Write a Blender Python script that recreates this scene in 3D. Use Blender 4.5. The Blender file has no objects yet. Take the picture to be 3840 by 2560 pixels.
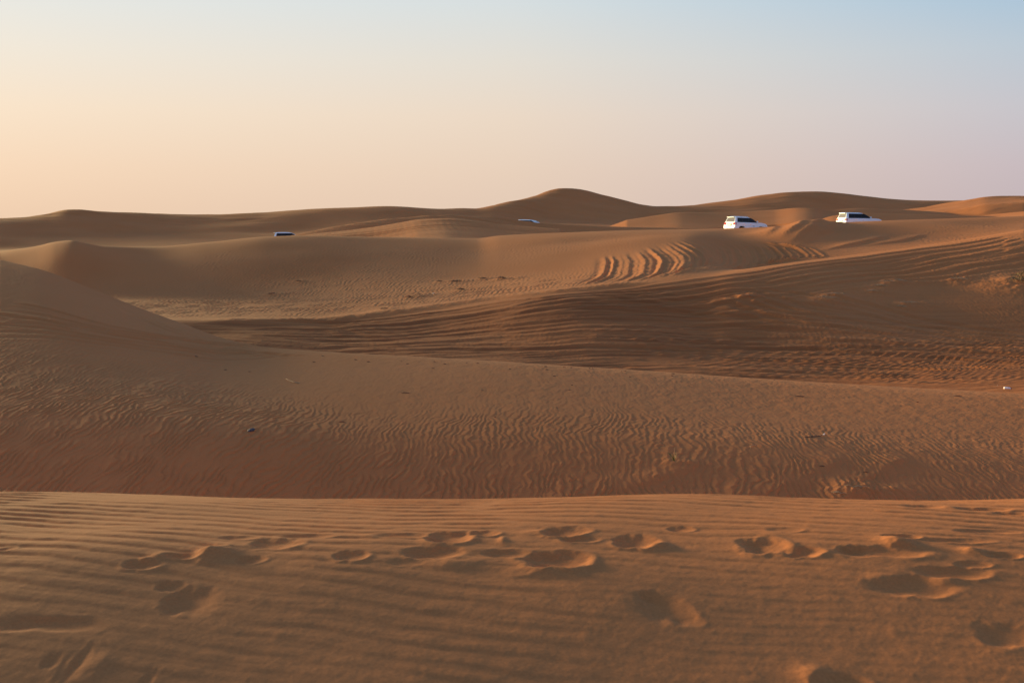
import bpy, bmesh, math, random
import numpy as np
from mathutils import Vector, Matrix, Euler

# ------------------------------------------------------------------ camera
SC = bpy.context.scene
COL = SC.collection
F, HY = 4000.0, 840.0          # focal length and horizon row of the 3840 px photograph
cam_d = bpy.data.cameras.new('camera')
cam = bpy.data.objects.new('camera', cam_d)
COL.objects.link(cam)
cam.location = (0, 0, 0)
cam.rotation_euler = (math.radians(90), 0, 0)
cam_d.sensor_width = 36.0
cam_d.lens = 36.0 * F / 3840.0
cam_d.shift_y = -(1280.0 - HY) / 3840.0
cam_d.clip_start = 0.05
cam_d.clip_end = 12000
cam_d.dof.use_dof = True
cam_d.dof.focus_distance = 45.0
cam_d.dof.aperture_fstop = 7.0
SC.camera = cam

# ------------------------------------------------------------------ sky and sun
SUN_AZ = math.radians(54)      # to the left of the view direction
SUN_EL = math.radians(6)
sun_h = Vector((-math.sin(SUN_AZ), math.cos(SUN_AZ), 0))
sun_dir = Vector((sun_h.x * math.cos(SUN_EL), sun_h.y * math.cos(SUN_EL), math.sin(SUN_EL)))
sd = bpy.data.lights.new('sun', 'SUN')
sd.energy = 5.0
sd.angle = math.radians(8)
sd.color = (1.0, 0.66, 0.30)
so = bpy.data.objects.new('sun', sd)
COL.objects.link(so)
so.rotation_euler = (-sun_dir).to_track_quat('-Z', 'Y').to_euler()
so.location = (-60, 40, 30)

world = bpy.data.worlds.new('World')
SC.world = world
world.use_nodes = True
nt = world.node_tree
nt.nodes.clear()
def wn(t, **k):
    n = nt.nodes.new(t)
    for a, b in k.items():
        setattr(n, a, b)
    return n
def lk(a, b):
    nt.links.new(a, b)
def lin(c):
    return tuple(((v / 255.0) / 12.92 if v / 255.0 <= 0.04045 else ((v / 255.0 + 0.055) / 1.055) ** 2.4) for v in c)
out = wn('ShaderNodeOutputWorld')
bg = wn('ShaderNodeBackground')
bg.inputs['Strength'].default_value = 0.05
lk(bg.outputs[0], out.inputs['Surface'])
sky = wn('ShaderNodeTexSky')
sky.sky_type = 'NISHITA'
sky.sun_disc = False
sky.sun_elevation = SUN_EL
sky.sun_rotation = -SUN_AZ
sky.air_density = 1.0
sky.dust_density = 3.0
sky.ozone_density = 1.5
tc = wn('ShaderNodeTexCoord')
sep = wn('ShaderNodeSeparateXYZ')
lk(tc.outputs['Generated'], sep.inputs[0])
flat = wn('ShaderNodeVectorMath', operation='MULTIPLY')
flat.inputs[1].default_value = (1, 1, 0)
lk(tc.outputs['Generated'], flat.inputs[0])
nrm = wn('ShaderNodeVectorMath', operation='NORMALIZE')
lk(flat.outputs[0], nrm.inputs[0])
dot = wn('ShaderNodeVectorMath', operation='DOT_PRODUCT')
lk(nrm.outputs[0], dot.inputs[0])
dot.inputs[1].default_value = sun_h
ZEN = (108, 134, 176)
HIGH = (152, 176, 204)
SKY = [  # (cosine to the sun's bearing, colours at sine of elevation 0, .05, .1, .15, .2)
    (-1.0, [(148, 168, 214), (154, 184, 234), (156, 194, 246), (152, 198, 252), (148, 196, 254)]),
    (0.18, [(199, 182, 184), (204, 190, 194), (203, 200, 206), (192, 204, 215), (166, 198, 222)]),
    (0.588, [(230, 204, 184), (235, 211, 190), (238, 219, 200), (231, 224, 213), (216, 225, 228)]),
    (0.88, [(241, 208, 178), (246, 217, 189), (248, 227, 203), (241, 232, 218), (228, 233, 232)]),
    (0.955, [(255, 214, 150), (262, 226, 162), (262, 232, 180), (250, 238, 208), (234, 238, 226)]),
    (1.0, [(330, 262, 160), (345, 284, 180), (330, 282, 196), (290, 262, 208), (256, 248, 226)]),
]
prev = None
for i, (c, cols) in enumerate(SKY):
    ramp = wn('ShaderNodeValToRGB')
    ramp.color_ramp.interpolation = 'B_SPLINE' if False else 'EASE'
    ramp.color_ramp.interpolation = 'LINEAR'
    el = ramp.color_ramp.elements
    stops = [(0.0, cols[0]), (0.05, cols[1]), (0.1, cols[2]), (0.15, cols[3]), (0.21, cols[4]), (0.38, HIGH), (0.75, ZEN)]
    el[0].position, el[0].color = 0.0, (*lin(cols[0]), 1)
    el[1].position, el[1].color = 1.0, (*lin(ZEN), 1)
    for p, cc in stops[1:]:
        e = el.new(p)
        e.color = (*lin(cc), 1)
    lk(sep.outputs['Z'], ramp.inputs[0])
    if prev is None:
        prev = ramp.outputs[0]
    else:
        mr = wn('ShaderNodeMapRange', interpolation_type='LINEAR')
        mr.inputs['From Min'].default_value = SKY[i - 1][0]
        mr.inputs['From Max'].default_value = c
        lk(dot.outputs['Value'], mr.inputs['Value'])
        mx = wn('ShaderNodeMix', data_type='RGBA')
        lk(mr.outputs[0], mx.inputs['Factor'])
        lk(prev, mx.inputs['A'])
        lk(ramp.outputs[0], mx.inputs['B'])
        prev = mx.outputs['Result']
sc10 = wn('ShaderNodeMix', data_type='RGBA', blend_type='MULTIPLY', clamp_result=False)
sc10.inputs['Factor'].default_value = 1.0
lk(prev, sc10.inputs['A'])
sc10.inputs['B'].default_value = (6.6, 6.6, 6.6, 1)
mixs = wn('ShaderNodeMix', data_type='RGBA')
mixs.inputs['Factor'].default_value = 0.95
lk(sky.outputs[0], mixs.inputs['A'])
lk(sc10.outputs['Result'], mixs.inputs['B'])
lk(mixs.outputs['Result'], bg.inputs['Color'])

SC.cycles.diffuse_bounces = 2
vs = SC.view_settings
vs.view_transform = 'Standard'
vs.look = 'None'
vs.exposure = 1.6
vs.gamma = 1.0
vs.use_curve_mapping = False

# ------------------------------------------------------------------ materials
def mat(name, col, rough=0.5, metal=0.0, coat=0.0, spec=0.5):
    m = bpy.data.materials.new(name)
    m.use_nodes = True
    b = m.node_tree.nodes['Principled BSDF']
    b.inputs['Base Color'].default_value = (*col, 1)
    b.inputs['Roughness'].default_value = rough
    b.inputs['Metallic'].default_value = metal
    b.inputs['Coat Weight'].default_value = coat
    b.inputs['Specular IOR Level'].default_value = spec
    return m

def noisy(name, c0, c1, scale, rough, spec=0.3, bump=0.0):
    m = mat(name, c0, rough, spec=spec)
    t = m.node_tree
    b = t.nodes['Principled BSDF']
    tcn = t.nodes.new('ShaderNodeTexCoord')
    n = t.nodes.new('ShaderNodeTexNoise')
    n.inputs['Scale'].default_value = scale
    n.inputs['Detail'].default_value = 6
    t.links.new(tcn.outputs['Object'], n.inputs['Vector'])
    mx = t.nodes.new('ShaderNodeMix')
    mx.data_type = 'RGBA'
    mx.inputs['A'].default_value = (*c0, 1)
    mx.inputs['B'].default_value = (*c1, 1)
    mr = t.nodes.new('ShaderNodeMapRange')
    mr.inputs['From Min'].default_value = 0.32
    mr.inputs['From Max'].default_value = 0.68
    t.links.new(n.outputs['Fac'], mr.inputs['Value'])
    t.links.new(mr.outputs[0], mx.inputs['Factor'])
    t.links.new(mx.outputs['Result'], b.inputs['Base Color'])
    if bump:
        bp = t.nodes.new('ShaderNodeBump')
        bp.inputs['Strength'].default_value = bump
        bp.inputs['Distance'].default_value = 0.01
        t.links.new(n.outputs['Fac'], bp.inputs['Height'])
        t.links.new(bp.outputs[0], b.inputs['Normal'])
    return m

SAND_A = (0.475, 0.200, 0.074)
SAND_B = (0.435, 0.175, 0.061)
def sand_material():
    m = mat('sand', SAND_A, 1.0, spec=0.08)
    t = m.node_tree
    b = t.nodes['Principled BSDF']
    b.inputs['Diffuse Roughness'].default_value = 0.8
    tcn = t.nodes.new('ShaderNodeTexCoord')
    # broad drifts of paler and redder sand
    n1 = t.nodes.new('ShaderNodeTexNoise')
    n1.inputs['Scale'].default_value = 0.11
    n1.inputs['Detail'].default_value = 5
    t.links.new(tcn.outputs['Object'], n1.inputs['Vector'])
    r1 = t.nodes.new('ShaderNodeMapRange')
    r1.inputs['From Min'].default_value = 0.33
    r1.inputs['From Max'].default_value = 0.67
    t.links.new(n1.outputs['Fac'], r1.inputs['Value'])
    mx = t.nodes.new('ShaderNodeMix')
    mx.data_type = 'RGBA'
    mx.inputs['A'].default_value = (*SAND_A, 1)
    mx.inputs['B'].default_value = (*SAND_B, 1)
    t.links.new(r1.outputs[0], mx.inputs['Factor'])
    # grain
    n2 = t.nodes.new('ShaderNodeTexNoise')
    n2.inputs['Scale'].default_value = 90.0
    n2.inputs['Detail'].default_value = 8
    n2.inputs['Roughness'].default_value = 0.75
    t.links.new(tcn.outputs['Object'], n2.inputs['Vector'])
    r2 = t.nodes.new('ShaderNodeMapRange')
    r2.inputs['From Min'].default_value = 0.25
    r2.inputs['From Max'].default_value = 0.75
    r2.inputs['To Min'].default_value = 0.80
    r2.inputs['To Max'].default_value = 1.20
    t.links.new(n2.outputs['Fac'], r2.inputs['Value'])
    mu = t.nodes.new('ShaderNodeMix')
    mu.data_type = 'RGBA'
    mu.blend_type = 'MULTIPLY'
    mu.inputs['Factor'].default_value = 1.0
    t.links.new(mx.outputs['Result'], mu.inputs['A'])
    t.links.new(r2.outputs[0], mu.inputs['B'])
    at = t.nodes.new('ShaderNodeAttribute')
    at.attribute_name = 'hollow_tone'
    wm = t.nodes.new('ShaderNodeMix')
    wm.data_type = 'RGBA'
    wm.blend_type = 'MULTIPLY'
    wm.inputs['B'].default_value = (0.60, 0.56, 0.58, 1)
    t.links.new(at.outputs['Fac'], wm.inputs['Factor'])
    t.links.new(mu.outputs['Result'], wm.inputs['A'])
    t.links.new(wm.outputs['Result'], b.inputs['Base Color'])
    bp = t.nodes.new('ShaderNodeBump')
    bp.inputs['Strength'].default_value = 0.16
    bp.inputs['Distance'].default_value = 0.006
    t.links.new(n2.outputs['Fac'], bp.inputs['Height'])
    t.links.new(bp.outputs[0], b.inputs['Normal'])
    return m
M_SAND = sand_material()

# ------------------------------------------------------------------ terrain: curves
def pslopes(x, y):
    """shape preserving slopes along axis 0"""
    h = np.diff(x, axis=0)
    d = np.diff(y, axis=0) / np.maximum(h, 1e-6)
    m = np.zeros_like(y)
    w1 = 2 * h[1:] + h[:-1]
    w2 = h[1:] + 2 * h[:-1]
    same = (d[:-1] * d[1:]) > 0
    den = w1 / np.where(same, d[:-1], 1) + w2 / np.where(same, d[1:], 1)
    m[1:-1] = np.where(same, (w1 + w2) / np.where(same, den, 1), 0)
    m[0] = d[0]
    m[-1] = d[-1]
    return m

def curve(xs, ys):
    """smooth interpolation of a polyline on the bearing table"""
    xs = np.array(xs, float)
    ys = np.array(ys, float)
    m = pslopes(xs[:, None], ys[:, None])[:, 0]
    q = np.clip(UT, xs[0], xs[-1])
    i = np.clip(np.searchsorted(xs, q) - 1, 0, len(xs) - 2)
    h = xs[i + 1] - xs[i]
    s = (q - xs[i]) / h
    return ((1 + 2 * s) * (1 - s) ** 2 * ys[i] + s * (1 - s) ** 2 * h * m[i]
            + s * s * (3 - 2 * s) * ys[i + 1] + s * s * (s - 1) * h * m[i + 1])

UT = np.linspace(-0.62, 0.62, 2481)
K = 3840.0 / 2352.0
def cd(*pts):            # quantity along the bearing; x in 2352-wide picture units
    return curve([(p[0] * K - 1920) / F for p in pts], [p[1] for p in pts])
def ct(*pts):            # slope of the line of sight of a picture row
    return curve([(p[0] * K - 1920) / F for p in pts], [(HY - p[1] * K) / F for p in pts])

one = np.ones_like(UT)
# first dune, on which the camera stands
t0 = ct((0, 1128), (450, 1138), (900, 1148), (1500, 1155), (2352, 1157))
d0 = 6.3 * one
# second dune
t1 = ct((0, 597), (100, 622), (200, 660), (330, 711), (430, 747), (520, 779), (620, 799), (800, 811), (1180, 832),
        (1500, 853), (1800, 874), (2100, 893), (2352, 907))
d1 = cd((0, 34), (200, 32), (430, 28), (620, 25), (800, 23.5), (1180, 22), (1800, 21), (2352, 20))
# valley edge, which to the right becomes the crest of a side dune
tb = ct((0, 735), (430, 735), (700, 733), (1000, 706), (1300, 668), (1480, 652), (1600, 636), (1800, 606), (2000, 581), (2200, 553), (2352, 527))
db = cd((0, 50), (430, 50), (1000, 52), (1480, 53), (1800, 58), (2352, 66))
# third, long dune
t3 = ct((0, 577), (80, 566), (130, 555), (163, 552), (200, 559), (240, 565), (340, 567), (480, 556), (620, 543), (700, 541), (850, 544), (1000, 546),
        (1095, 547), (1150, 541), (1300, 534), (1480, 528), (1660, 525), (1760, 521), (1840, 515), (1910, 512), (2025, 507), (2150, 503), (2352, 496))
d3 = cd((0, 82), (163, 78), (340, 83), (620, 87), (1000, 93), (1095, 94), (1300, 92.5), (1480, 93), (1660, 93.5), (1760, 93.5), (1900, 95), (2352, 94))
# skyline
t5 = ct((0, 499), (50, 496), (110, 489), (160, 480), (180, 480), (230, 484), (340, 489), (400, 491), (500, 493), (590, 491), (700, 485),
        (800, 480), (900, 476), (1000, 477), (1090, 477), (1150, 467), (1230, 448), (1265, 438), (1290, 434.5), (1330, 437.5),
        (1380, 449), (1430, 462), (1480, 474), (1505, 477), (1540, 476), (1600, 470), (1680, 461), (1750, 450), (1830, 442), (1880, 441), (1930, 444),
        (1990, 452), (2040, 456.5), (2100, 458), (2200, 458), (2352, 460))
d5 = cd((0, 186), (170, 196), (400, 206), (1000, 214), (1100, 220), (1290, 248), (1500, 254), (1880, 268), (2352, 290))

zb_tr = np.minimum(tb * 67 - 0.2, t3 * d3 - 0.7)
tlow = ct((0, 690), (430, 692), (1000, 664), (1300, 632), (1500, 606), (1700, 590), (2352, 580))
right = cd((0, 0.0), (1560, 0.0), (1800, 1.0), (2352, 1.0))
zlow = (1 - right) * tlow * 63 + right * zb_tr
knots = [
    [-30 * one, -3.2 * one],
    [1.0 * one, -1.92 * one],
    [3.6 * one, -1.475 * one],
    [4.6 * one, -1.40 * one],
    [5.5 * one, -1.464 * one],
    [d0, t0 * d0],
    [9.2 * one, -2.95 * one],
    [11.0 * one, cd((0, -3.45), (800, -3.65), (2352, -3.72))],
    [16.0 * one, cd((0, -2.72), (300, -2.78), (800, -3.03), (1500, -3.13), (2352, -3.36))],
    [d1, t1 * d1],
    [d1 + 9, cd((0, -3.4), (430, -4.35), (800, -4.7), (2352, -4.9))],
    [cd((0, 46.5), (430, 44), (800, 40), (1500, 38), (2352, 36)), cd((0, -4.4), (430, -5.1), (1500, -5.35), (2352, -5.3))],
    [db, tb * db],
    [cd((0, 63), (1500, 62), (1800, 65), (2352, 75)), zlow],
    [d3, t3 * d3],
    [np.maximum(d3 + 10, cd((0, 0), (1600, 0), (1660, 122), (2352, 122))),
     cd((0, -3.2), (620, -2.8), (1095, -2.4), (1600, -1.35), (1715, -1.19), (1800, -1.0), (1970, -0.73), (2352, -0.2))],
    [150 * one, cd((0, -3.6), (640, -3.05), (900, -2.6), (1215, -1.5), (1700, -0.6), (2352, 0.4))],
    [d5 * 0.86, cd((0, -2.2), (640, -1.6), (1290, 1.0), (1500, 0.6), (1880, 1.6), (2352, 1.6))],
    [d5, t5 * d5],
    [d5 + 45, t5 * d5 - 6],
    [520 * one, -4.0 * one],
    [6000 * one, -6.0 * one],
]
KD = np.array([k[0] for k in knots])
KZ = np.array([k[1] for k in knots])
CREST = {5: t0, 9: t1, 14: t3, 18: t5}

def hermite(y, i, f):
    z = np.zeros_like(y)
    done = np.zeros(y.shape, bool)
    n = len(KD)
    da = KD[0, i] * (1 - f) + KD[0, i + 1] * f
    for k in range(n - 1):
        db_ = KD[k + 1, i] * (1 - f) + KD[k + 1, i + 1] * f
        m = (y < db_) & ~done
        if k == n - 2:
            m = ~done
        if m.any():
            ii, ff = i[m], f[m]
            g = lambda T, q: T[q, ii] * (1 - ff) + T[q, ii + 1] * ff
            a, b = da[m], db_[m]
            h = b - a
            s = np.clip((y[m] - a) / h, 0, 1)
            z[m] = ((1 + 2 * s) * (1 - s) ** 2 * g(KZ, k) + s * (1 - s) ** 2 * h * g(KM, k)
                    + s * s * (3 - 2 * s) * g(KZ, k + 1) + s * s * (s - 1) * h * g(KM, k + 1))
        done |= m
        da = db_
    return z

idx = np.arange(0, len(UT) - 1)
for it in range(6):       # the silhouette lies a little beyond each knot: bring it to its row
    KM = pslopes(KD, KZ)
    for k, tt in CREST.items():
        best = np.full(len(idx), -9.0)
        for s in np.linspace(0, 1, 41):
            y = KD[k, idx] * (1 - s) + (KD[k, idx] + 0.45 * (KD[k + 1, idx] - KD[k, idx])) * s
            best = np.maximum(best, hermite(y, idx, np.zeros(len(idx))) / y)
        KZ[k, idx] += (tt[idx] - best) * KD[k, idx]
        KZ[k, -1] = KZ[k, -2]
KM = pslopes(KD, KZ)
gk = np.exp(-np.linspace(-2.5, 2.5, 121) ** 2)
gk /= gk.sum()
KM = np.array([np.convolve(np.pad(r, 60, mode='edge'), gk, mode='valid') for r in KM])

# separate dunes laid over that ground: (crest, depth, front slope, back slope, roundness)
def ridge(pts, dpts, fs, bs, r):
    x = [(p[0] - 1920) / F for p in pts]
    tt = curve(x, [(HY - p[1]) / F for p in pts])
    dd = curve([(p[0] - 1920) / F for p in dpts], [p[1] for p in dpts])
    lo, hi = x[0], x[-1]
    drop = np.maximum(0, lo - UT) * 60 + np.maximum(0, UT - hi) * 60
    return tt * dd - drop, dd, fs, bs, r
RIDGES = [
    ridge([(1030, 905), (1085, 884), (1110, 879), (1241, 852), (1388, 829), (1540, 815), (1640, 808), (1800, 811.5), (1960, 829), (2123, 842.5), (2400, 852), (2700, 856), (2900, 862)],
          [(1030, 126), (1640, 137), (1900, 141), (2400, 145)], 0.24, 0.28, 1.2),
    ridge([(1090, 892), (1127, 884), (1274, 866), (1390, 852), (1500, 834), (1580, 822), (1660, 819), (1760, 826), (1900, 842), (2100, 858)],
          [(1090, 120), (1500, 122), (1660, 121), (1900, 118), (2100, 116)], 0.105, 0.16, 0.8),
    ridge([(2350, 826), (2450, 812), (2560, 799), (2778, 794), (2900, 787), (2995, 779.5), (3050, 781), (3104, 789), (3213, 783), (3376, 789), (3485, 796), (3600, 806), (3840, 817)],
          [(2350, 164), (2900, 174), (3040, 170), (3213, 176), (3840, 182)], 0.13, 0.12, 1.0),
    ridge([(2880, 866), (2940, 852), (2995, 842), (3070, 824), (3131, 808), (3213, 800), (3400, 803), (3600, 808), (3840, 812)],
          [(2880, 136), (3131, 142), (3840, 146)], 0.15, 0.12, 0.8),
    ridge([(3330, 800), (3409, 789), (3560, 768), (3640, 753), (3703, 743), (3780, 739), (3840, 737), (4100, 733)],
          [(3330, 208), (3840, 200)], 0.09, 0.1, 1.5),
    ridge([(3520, 830), (3600, 817), (3703, 806), (3840, 793), (4100, 775)],
          [(3520, 160), (3840, 146)], 0.08, 0.12, 0.8),
]

def smax(a, b, k):
    h = np.clip(0.5 + 0.5 * (a - b) / k, 0, 1)
    return b * (1 - h) + a * h + k * h * (1 - h)

def bearing(x, y):
    u = np.clip(x / np.maximum(y, 0.8), UT[0], UT[-1] - 1e-9)
    q = (u - UT[0]) / (UT[1] - UT[0])
    i = np.clip(q.astype(int), 0, len(UT) - 2)
    return u, i, q - i

def base(x, y, dominant=False):
    u, i, f = bearing(x, y)
    z = hermite(y, i, f)
    dom = np.full(x.shape, -1)
    far = y > 88
    if far.any():
        xf, yf, jf, ff, zf = u[far], y[far], i[far], f[far], z[far]
        domf = np.full(xf.shape, -1)
        for n, (zc, dd, fs, bs, r) in enumerate(RIDGES):
            c = zc[jf] * (1 - ff) + zc[jf + 1] * ff
            e = dd[jf] * (1 - ff) + dd[jf + 1] * ff
            s = e - yf
            a = np.where(s > 0, fs, bs) * (np.sqrt(s * s + r * r) - r)
            a = c - a / (1 + np.where(s > 0, 0.010, 0.0) * np.abs(s)) - 0.3 * np.maximum(0, s - 24)
            domf = np.where(a > zf, n, domf)
            zf = smax(a, zf, 0.12)
        z[far] = zf
        dom[far] = domf
    if dominant:
        return z, dom
    return z

# ------------------------------------------------------------------ terrain: relief
rng = np.random.default_rng(7)
def spectrum(n, fn, seed):
    r = np.random.default_rng(seed)
    kx = np.fft.fftfreq(n) * n
    KX, KY = np.meshgrid(kx, kx, indexing='xy')
    w = r.standard_normal((n, n)) + 1j * r.standard_normal((n, n))
    return np.fft.ifft2(w * fn(KX, KY))

def ripple_tile(seed, k0=56, bw=0.2, ang=0.22, n=1024):
    def fn(a, b):
        k = np.hypot(a, b) + 1e-9
        th = np.arctan2(b, a)
        return np.exp(-((k / k0 - 1) / bw) ** 2) * np.exp(-(th / ang) ** 2)
    t = spectrum(n, fn, seed)
    return (t / np.sqrt(np.mean(np.abs(t) ** 2))).astype(np.complex64)

def noise_tile(seed, k0, k1, p, ax=1.0, ay=1.0, n=512):
    def fn(a, b):
        k = np.hypot(a / ax, b / ay) + 1e-9
        return np.where((k > k0) & (k < k1), k ** (-p), 0)
    t = spectrum(n, fn, seed).real
    return (t / t.std()).astype(np.float32)

def samp(t, x, y):
    n = t.shape[0]
    x = (x % 1.0) * n
    y = (y % 1.0) * n
    i = x.astype(np.int64)
    j = y.astype(np.int64)
    fx, fy = x - i, y - j
    i %= n
    j %= n
    i1, j1 = (i + 1) % n, (j + 1) % n
    return (t[j, i] * (1 - fx) + t[j, i1] * fx) * (1 - fy) + (t[j1, i] * (1 - fx) + t[j1, i1] * fx) * fy

RT1 = ripple_tile(3)
RT3 = ripple_tile(8, ang=0.17, bw=0.17)
RT2 = ripple_tile(5, ang=0.14, bw=0.16)
NT = noise_tile(11, 1, 60, 1.6)
NF = noise_tile(12, 4, 70, 1.5)
NS = noise_tile(15, 1, 10, 1.8)
ST = noise_tile(13, 3, 190, 0.55, ax=0.06, ay=1.0, n=1024)     # long streaks along x
ST2 = noise_tile(14, 3, 130, 0.5, ax=0.08, ay=1.0, n=1024)

def ripple(tile, p, q, lam, sharp=0.4):
    size = 56 * lam
    c = samp(tile, p / size, q / size)
    a = np.minimum(np.abs(c) * 1.15, 1.0)
    ph = np.angle(c)
    return a * (np.sin(ph) + sharp * np.sin(2 * ph + 0.5) + 0.18 * np.sin(3 * ph + 0.9)) / (1 + 0.5 * sharp)

def sstep(a, b, v):
    s = np.clip((v - a) / (b - a), 0, 1)
    return s * s * (3 - 2 * s)

# prints in the sand of the first dune: centre x, y and half sizes in photograph pixels, depth factor
PRINTS = [
    (2107, 2091, 112, 30, 1.25), (1906, 2072, 76, 14, 0.8), (1628, 2066, 108, 24, 1.0), (1690, 2007, 84, 24, 0.9),
    (1508, 2003, 108, 10, 0.7), (1822, 1997, 50, 12, 0.7), (2118, 1995, 72, 17, 0.9), (2182, 2023, 62, 11, 0.7),
    (2396, 2032, 66, 22, 1.0), (2545, 1992, 42, 10, 0.7), (2832, 2048, 90, 28, 1.2), (2996, 2079, 72, 19, 1.0),
    (3311, 2084, 150, 20, 0.9), (3200, 2075, 50, 14, 0.8), (3440, 2214, 142, 27, 0.85), (3585, 2160, 118, 19, 0.8),
    (3690, 1921, 90, 9, 1.1), (3800, 1935, 60, 8, 1.0), (3455, 1917, 58, 5, 0.7), (2455, 2240, 42, 16, 1.0), (2520, 2292, 86, 36, 0.9),
    (729, 2246, 82, 42, 0.9), (652, 2186, 46, 15, 0.8), (190, 2336, 180, 22, 0.9), (262, 2482, 36, 52, 0.8),
    (188, 2470, 26, 22, 0.7), (544, 2106, 62, 15, 0.9), (690, 2076, 70, 9, 0.8), (952, 2089, 46, 13, 0.8), (892, 2008, 60, 9, 0.7), (1034, 2030, 72, 20, 0.8),
    (1150, 2003, 92, 6, 0.7), (1300, 2078, 56, 15, 0.8), (3800, 2398, 84, 30, 0.6), (3140, 2548, 90, 28, 1.0),
    (3770, 2095, 66, 11, 0.9), (3703, 2004, 108, 7, 0.7), (3590, 2041, 120, 8, 0.6), (3380, 2028, 60, 10, 0.7), (2935, 2000, 60, 6, 0.4),
    (2590, 2325, 50, 14, 0.5), (1520, 2105, 60, 12, 0.4), (30, 2045, 26, 8, 0.5), (1850, 2140, 120, 12, 0.25), (3650, 2130, 60, 9, 0.6), (545, 2540, 20, 30, 0.6),
]
MOUNDS = [  # little heaps pushed up beside the prints
    (849, 2062, 62, 26, 0.050), (800, 2060, 30, 16, 0.03), (3371, 2050, 56, 22, 0.062), (2470, 2046, 50, 14, 0.035), (1740, 2112, 120, 18, 0.022), (2080, 2136, 130, 16, 0.024),
    (2050, 2098, 60, 12, 0.02), (1890, 2022, 18, 14, 0.022), (3660, 2082, 46, 14, 0.035), (3560, 1922, 40, 9, 0.03), (3040, 2520, 60, 34, 0.05),
    (3330, 2185, 70, 16, 0.02), (3560, 2195, 46, 12, 0.02), (2870, 2058, 40, 22, 0.02), (620, 2076, 44, 11, 0.022), (560, 2092, 40, 9, 0.02), (775, 2070, 40, 12, 0.02),
    (3060, 2092, 34, 12, 0.02), (1375, 2006, 34, 9, 0.018), (2010, 1998, 40, 10, 0.02), (240, 2490, 20, 40, 0.03), (330, 2510, 50, 34, 0.02),
]
def hit(X, Y, ymin=7.0, fn=None):
    """where the line of sight of a photograph pixel meets the ground"""
    u, t = (X - 1920) / F, (HY - Y) / F
    ys = np.geomspace(ymin, 300, 3000)
    h = (fn or base)(u * ys, ys) - t * ys
    k = np.argmax(h >= 0)
    if h[k] < 0:
        k = int(np.argmax(h))
    k = max(k, 1)
    f = h[k - 1] / (h[k - 1] - h[k]) if h[k] > h[k - 1] else 0
    yy = ys[k - 1] + np.clip(f, 0, 1) * (ys[k] - ys[k - 1])
    return u * yy, yy

def on_sand(X, Y, rx, ry):
    t = (HY - Y) / F
    d = hit(X, Y, 2.0)[1]
    return (X - 1920) / F * d, d, rx * d / F, ry * d / (F * -t)

def footprints(x, y):
    z = np.zeros_like(x)
    dis = np.zeros_like(x)
    w1 = samp(NT, x / 1.7, y / 1.7)
    w2 = samp(NT, x / 1.7 + 0.37, y / 1.7 + 0.61)
    for n, (X, Y, rx, ry, dp) in enumerate(PRINTS):
        cx, cy, sx, sy = on_sand(X, Y, rx, ry)
        sy = max(sy, 0.035)
        m = (np.abs(x - cx) < 2.8 * sx) & (np.abs(y - cy) < 3.2 * sy)
        if not m.any():
            continue
        dx, dy = x[m] - cx, y[m] - cy
        dx = dx + 0.2 * min(sx, sy) * w1[m]
        dy = dy + 0.25 * min(sx, sy) * w2[m]
        waist = 1 - 0.22 * np.exp(-((dx / sx + 0.15) / 0.3) ** 2)        # sole narrower at its waist
        r = np.sqrt((dx / sx) ** 2 + (dy / (sy * waist)) ** 2)
        depth = 0.38 * dp * min(0.046, 0.42 * min(sx, sy) + 0.012)
        bowl = -depth * np.exp(-(r ** 3.2) * 0.8) * (1 - 0.35 * dx / sx)
        near = 0.5 + 0.5 * np.tanh(-1.6 * dy / sy)
        rim = depth * (0.12 + 0.22 * near) * np.exp(-((r - 1.28) / 0.26) ** 2) * (1 + 0.5 * w2[m])
        z[m] += bowl + rim
        dis[m] = np.maximum(dis[m], np.exp(-(r / 1.5) ** 4))
    for (X, Y, rx, ry, h) in MOUNDS:
        cx, cy, sx, sy = on_sand(X, Y, rx, ry)
        m = (np.abs(x - cx) < 2.5 * sx) & (np.abs(y - cy) < 2.5 * sy)
        dx, dy = (x[m] - cx) / sx + 0.3 * w1[m], (y[m] - cy) / sy + 0.3 * w2[m]
        r = np.sqrt(dx * dx + dy * dy)
        z[m] += 0.36 * h * np.exp(-r * r * 1.2) * (1 + 0.15 * w1[m])
        dis[m] = np.maximum(dis[m], np.exp(-r ** 4))
    return z, dis

def polyline(pts, n=26):
    P = np.array([hit(p[0] * K, p[1] * K) for p in pts])
    s = np.r_[0, np.cumsum(np.hypot(*np.diff(P, axis=0).T))]
    q = np.linspace(0, s[-1], n)
    mx = pslopes(s[:, None], P[:, 0:1])[:, 0]
    my = pslopes(s[:, None], P[:, 1:2])[:, 0]
    i = np.clip(np.searchsorted(s, q) - 1, 0, len(s) - 2)
    h = s[i + 1] - s[i]
    w = (q - s[i]) / h
    a, b, c, d = (1 + 2 * w) * (1 - w) ** 2, w * (1 - w) ** 2 * h, w * w * (3 - 2 * w), w * w * (w - 1) * h
    return np.c_[a * P[i, 0] + b * mx[i] + c * P[i + 1, 0] + d * mx[i + 1], a * P[i, 1] + b * my[i] + c * P[i + 1, 1] + d * my[i + 1]]

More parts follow.
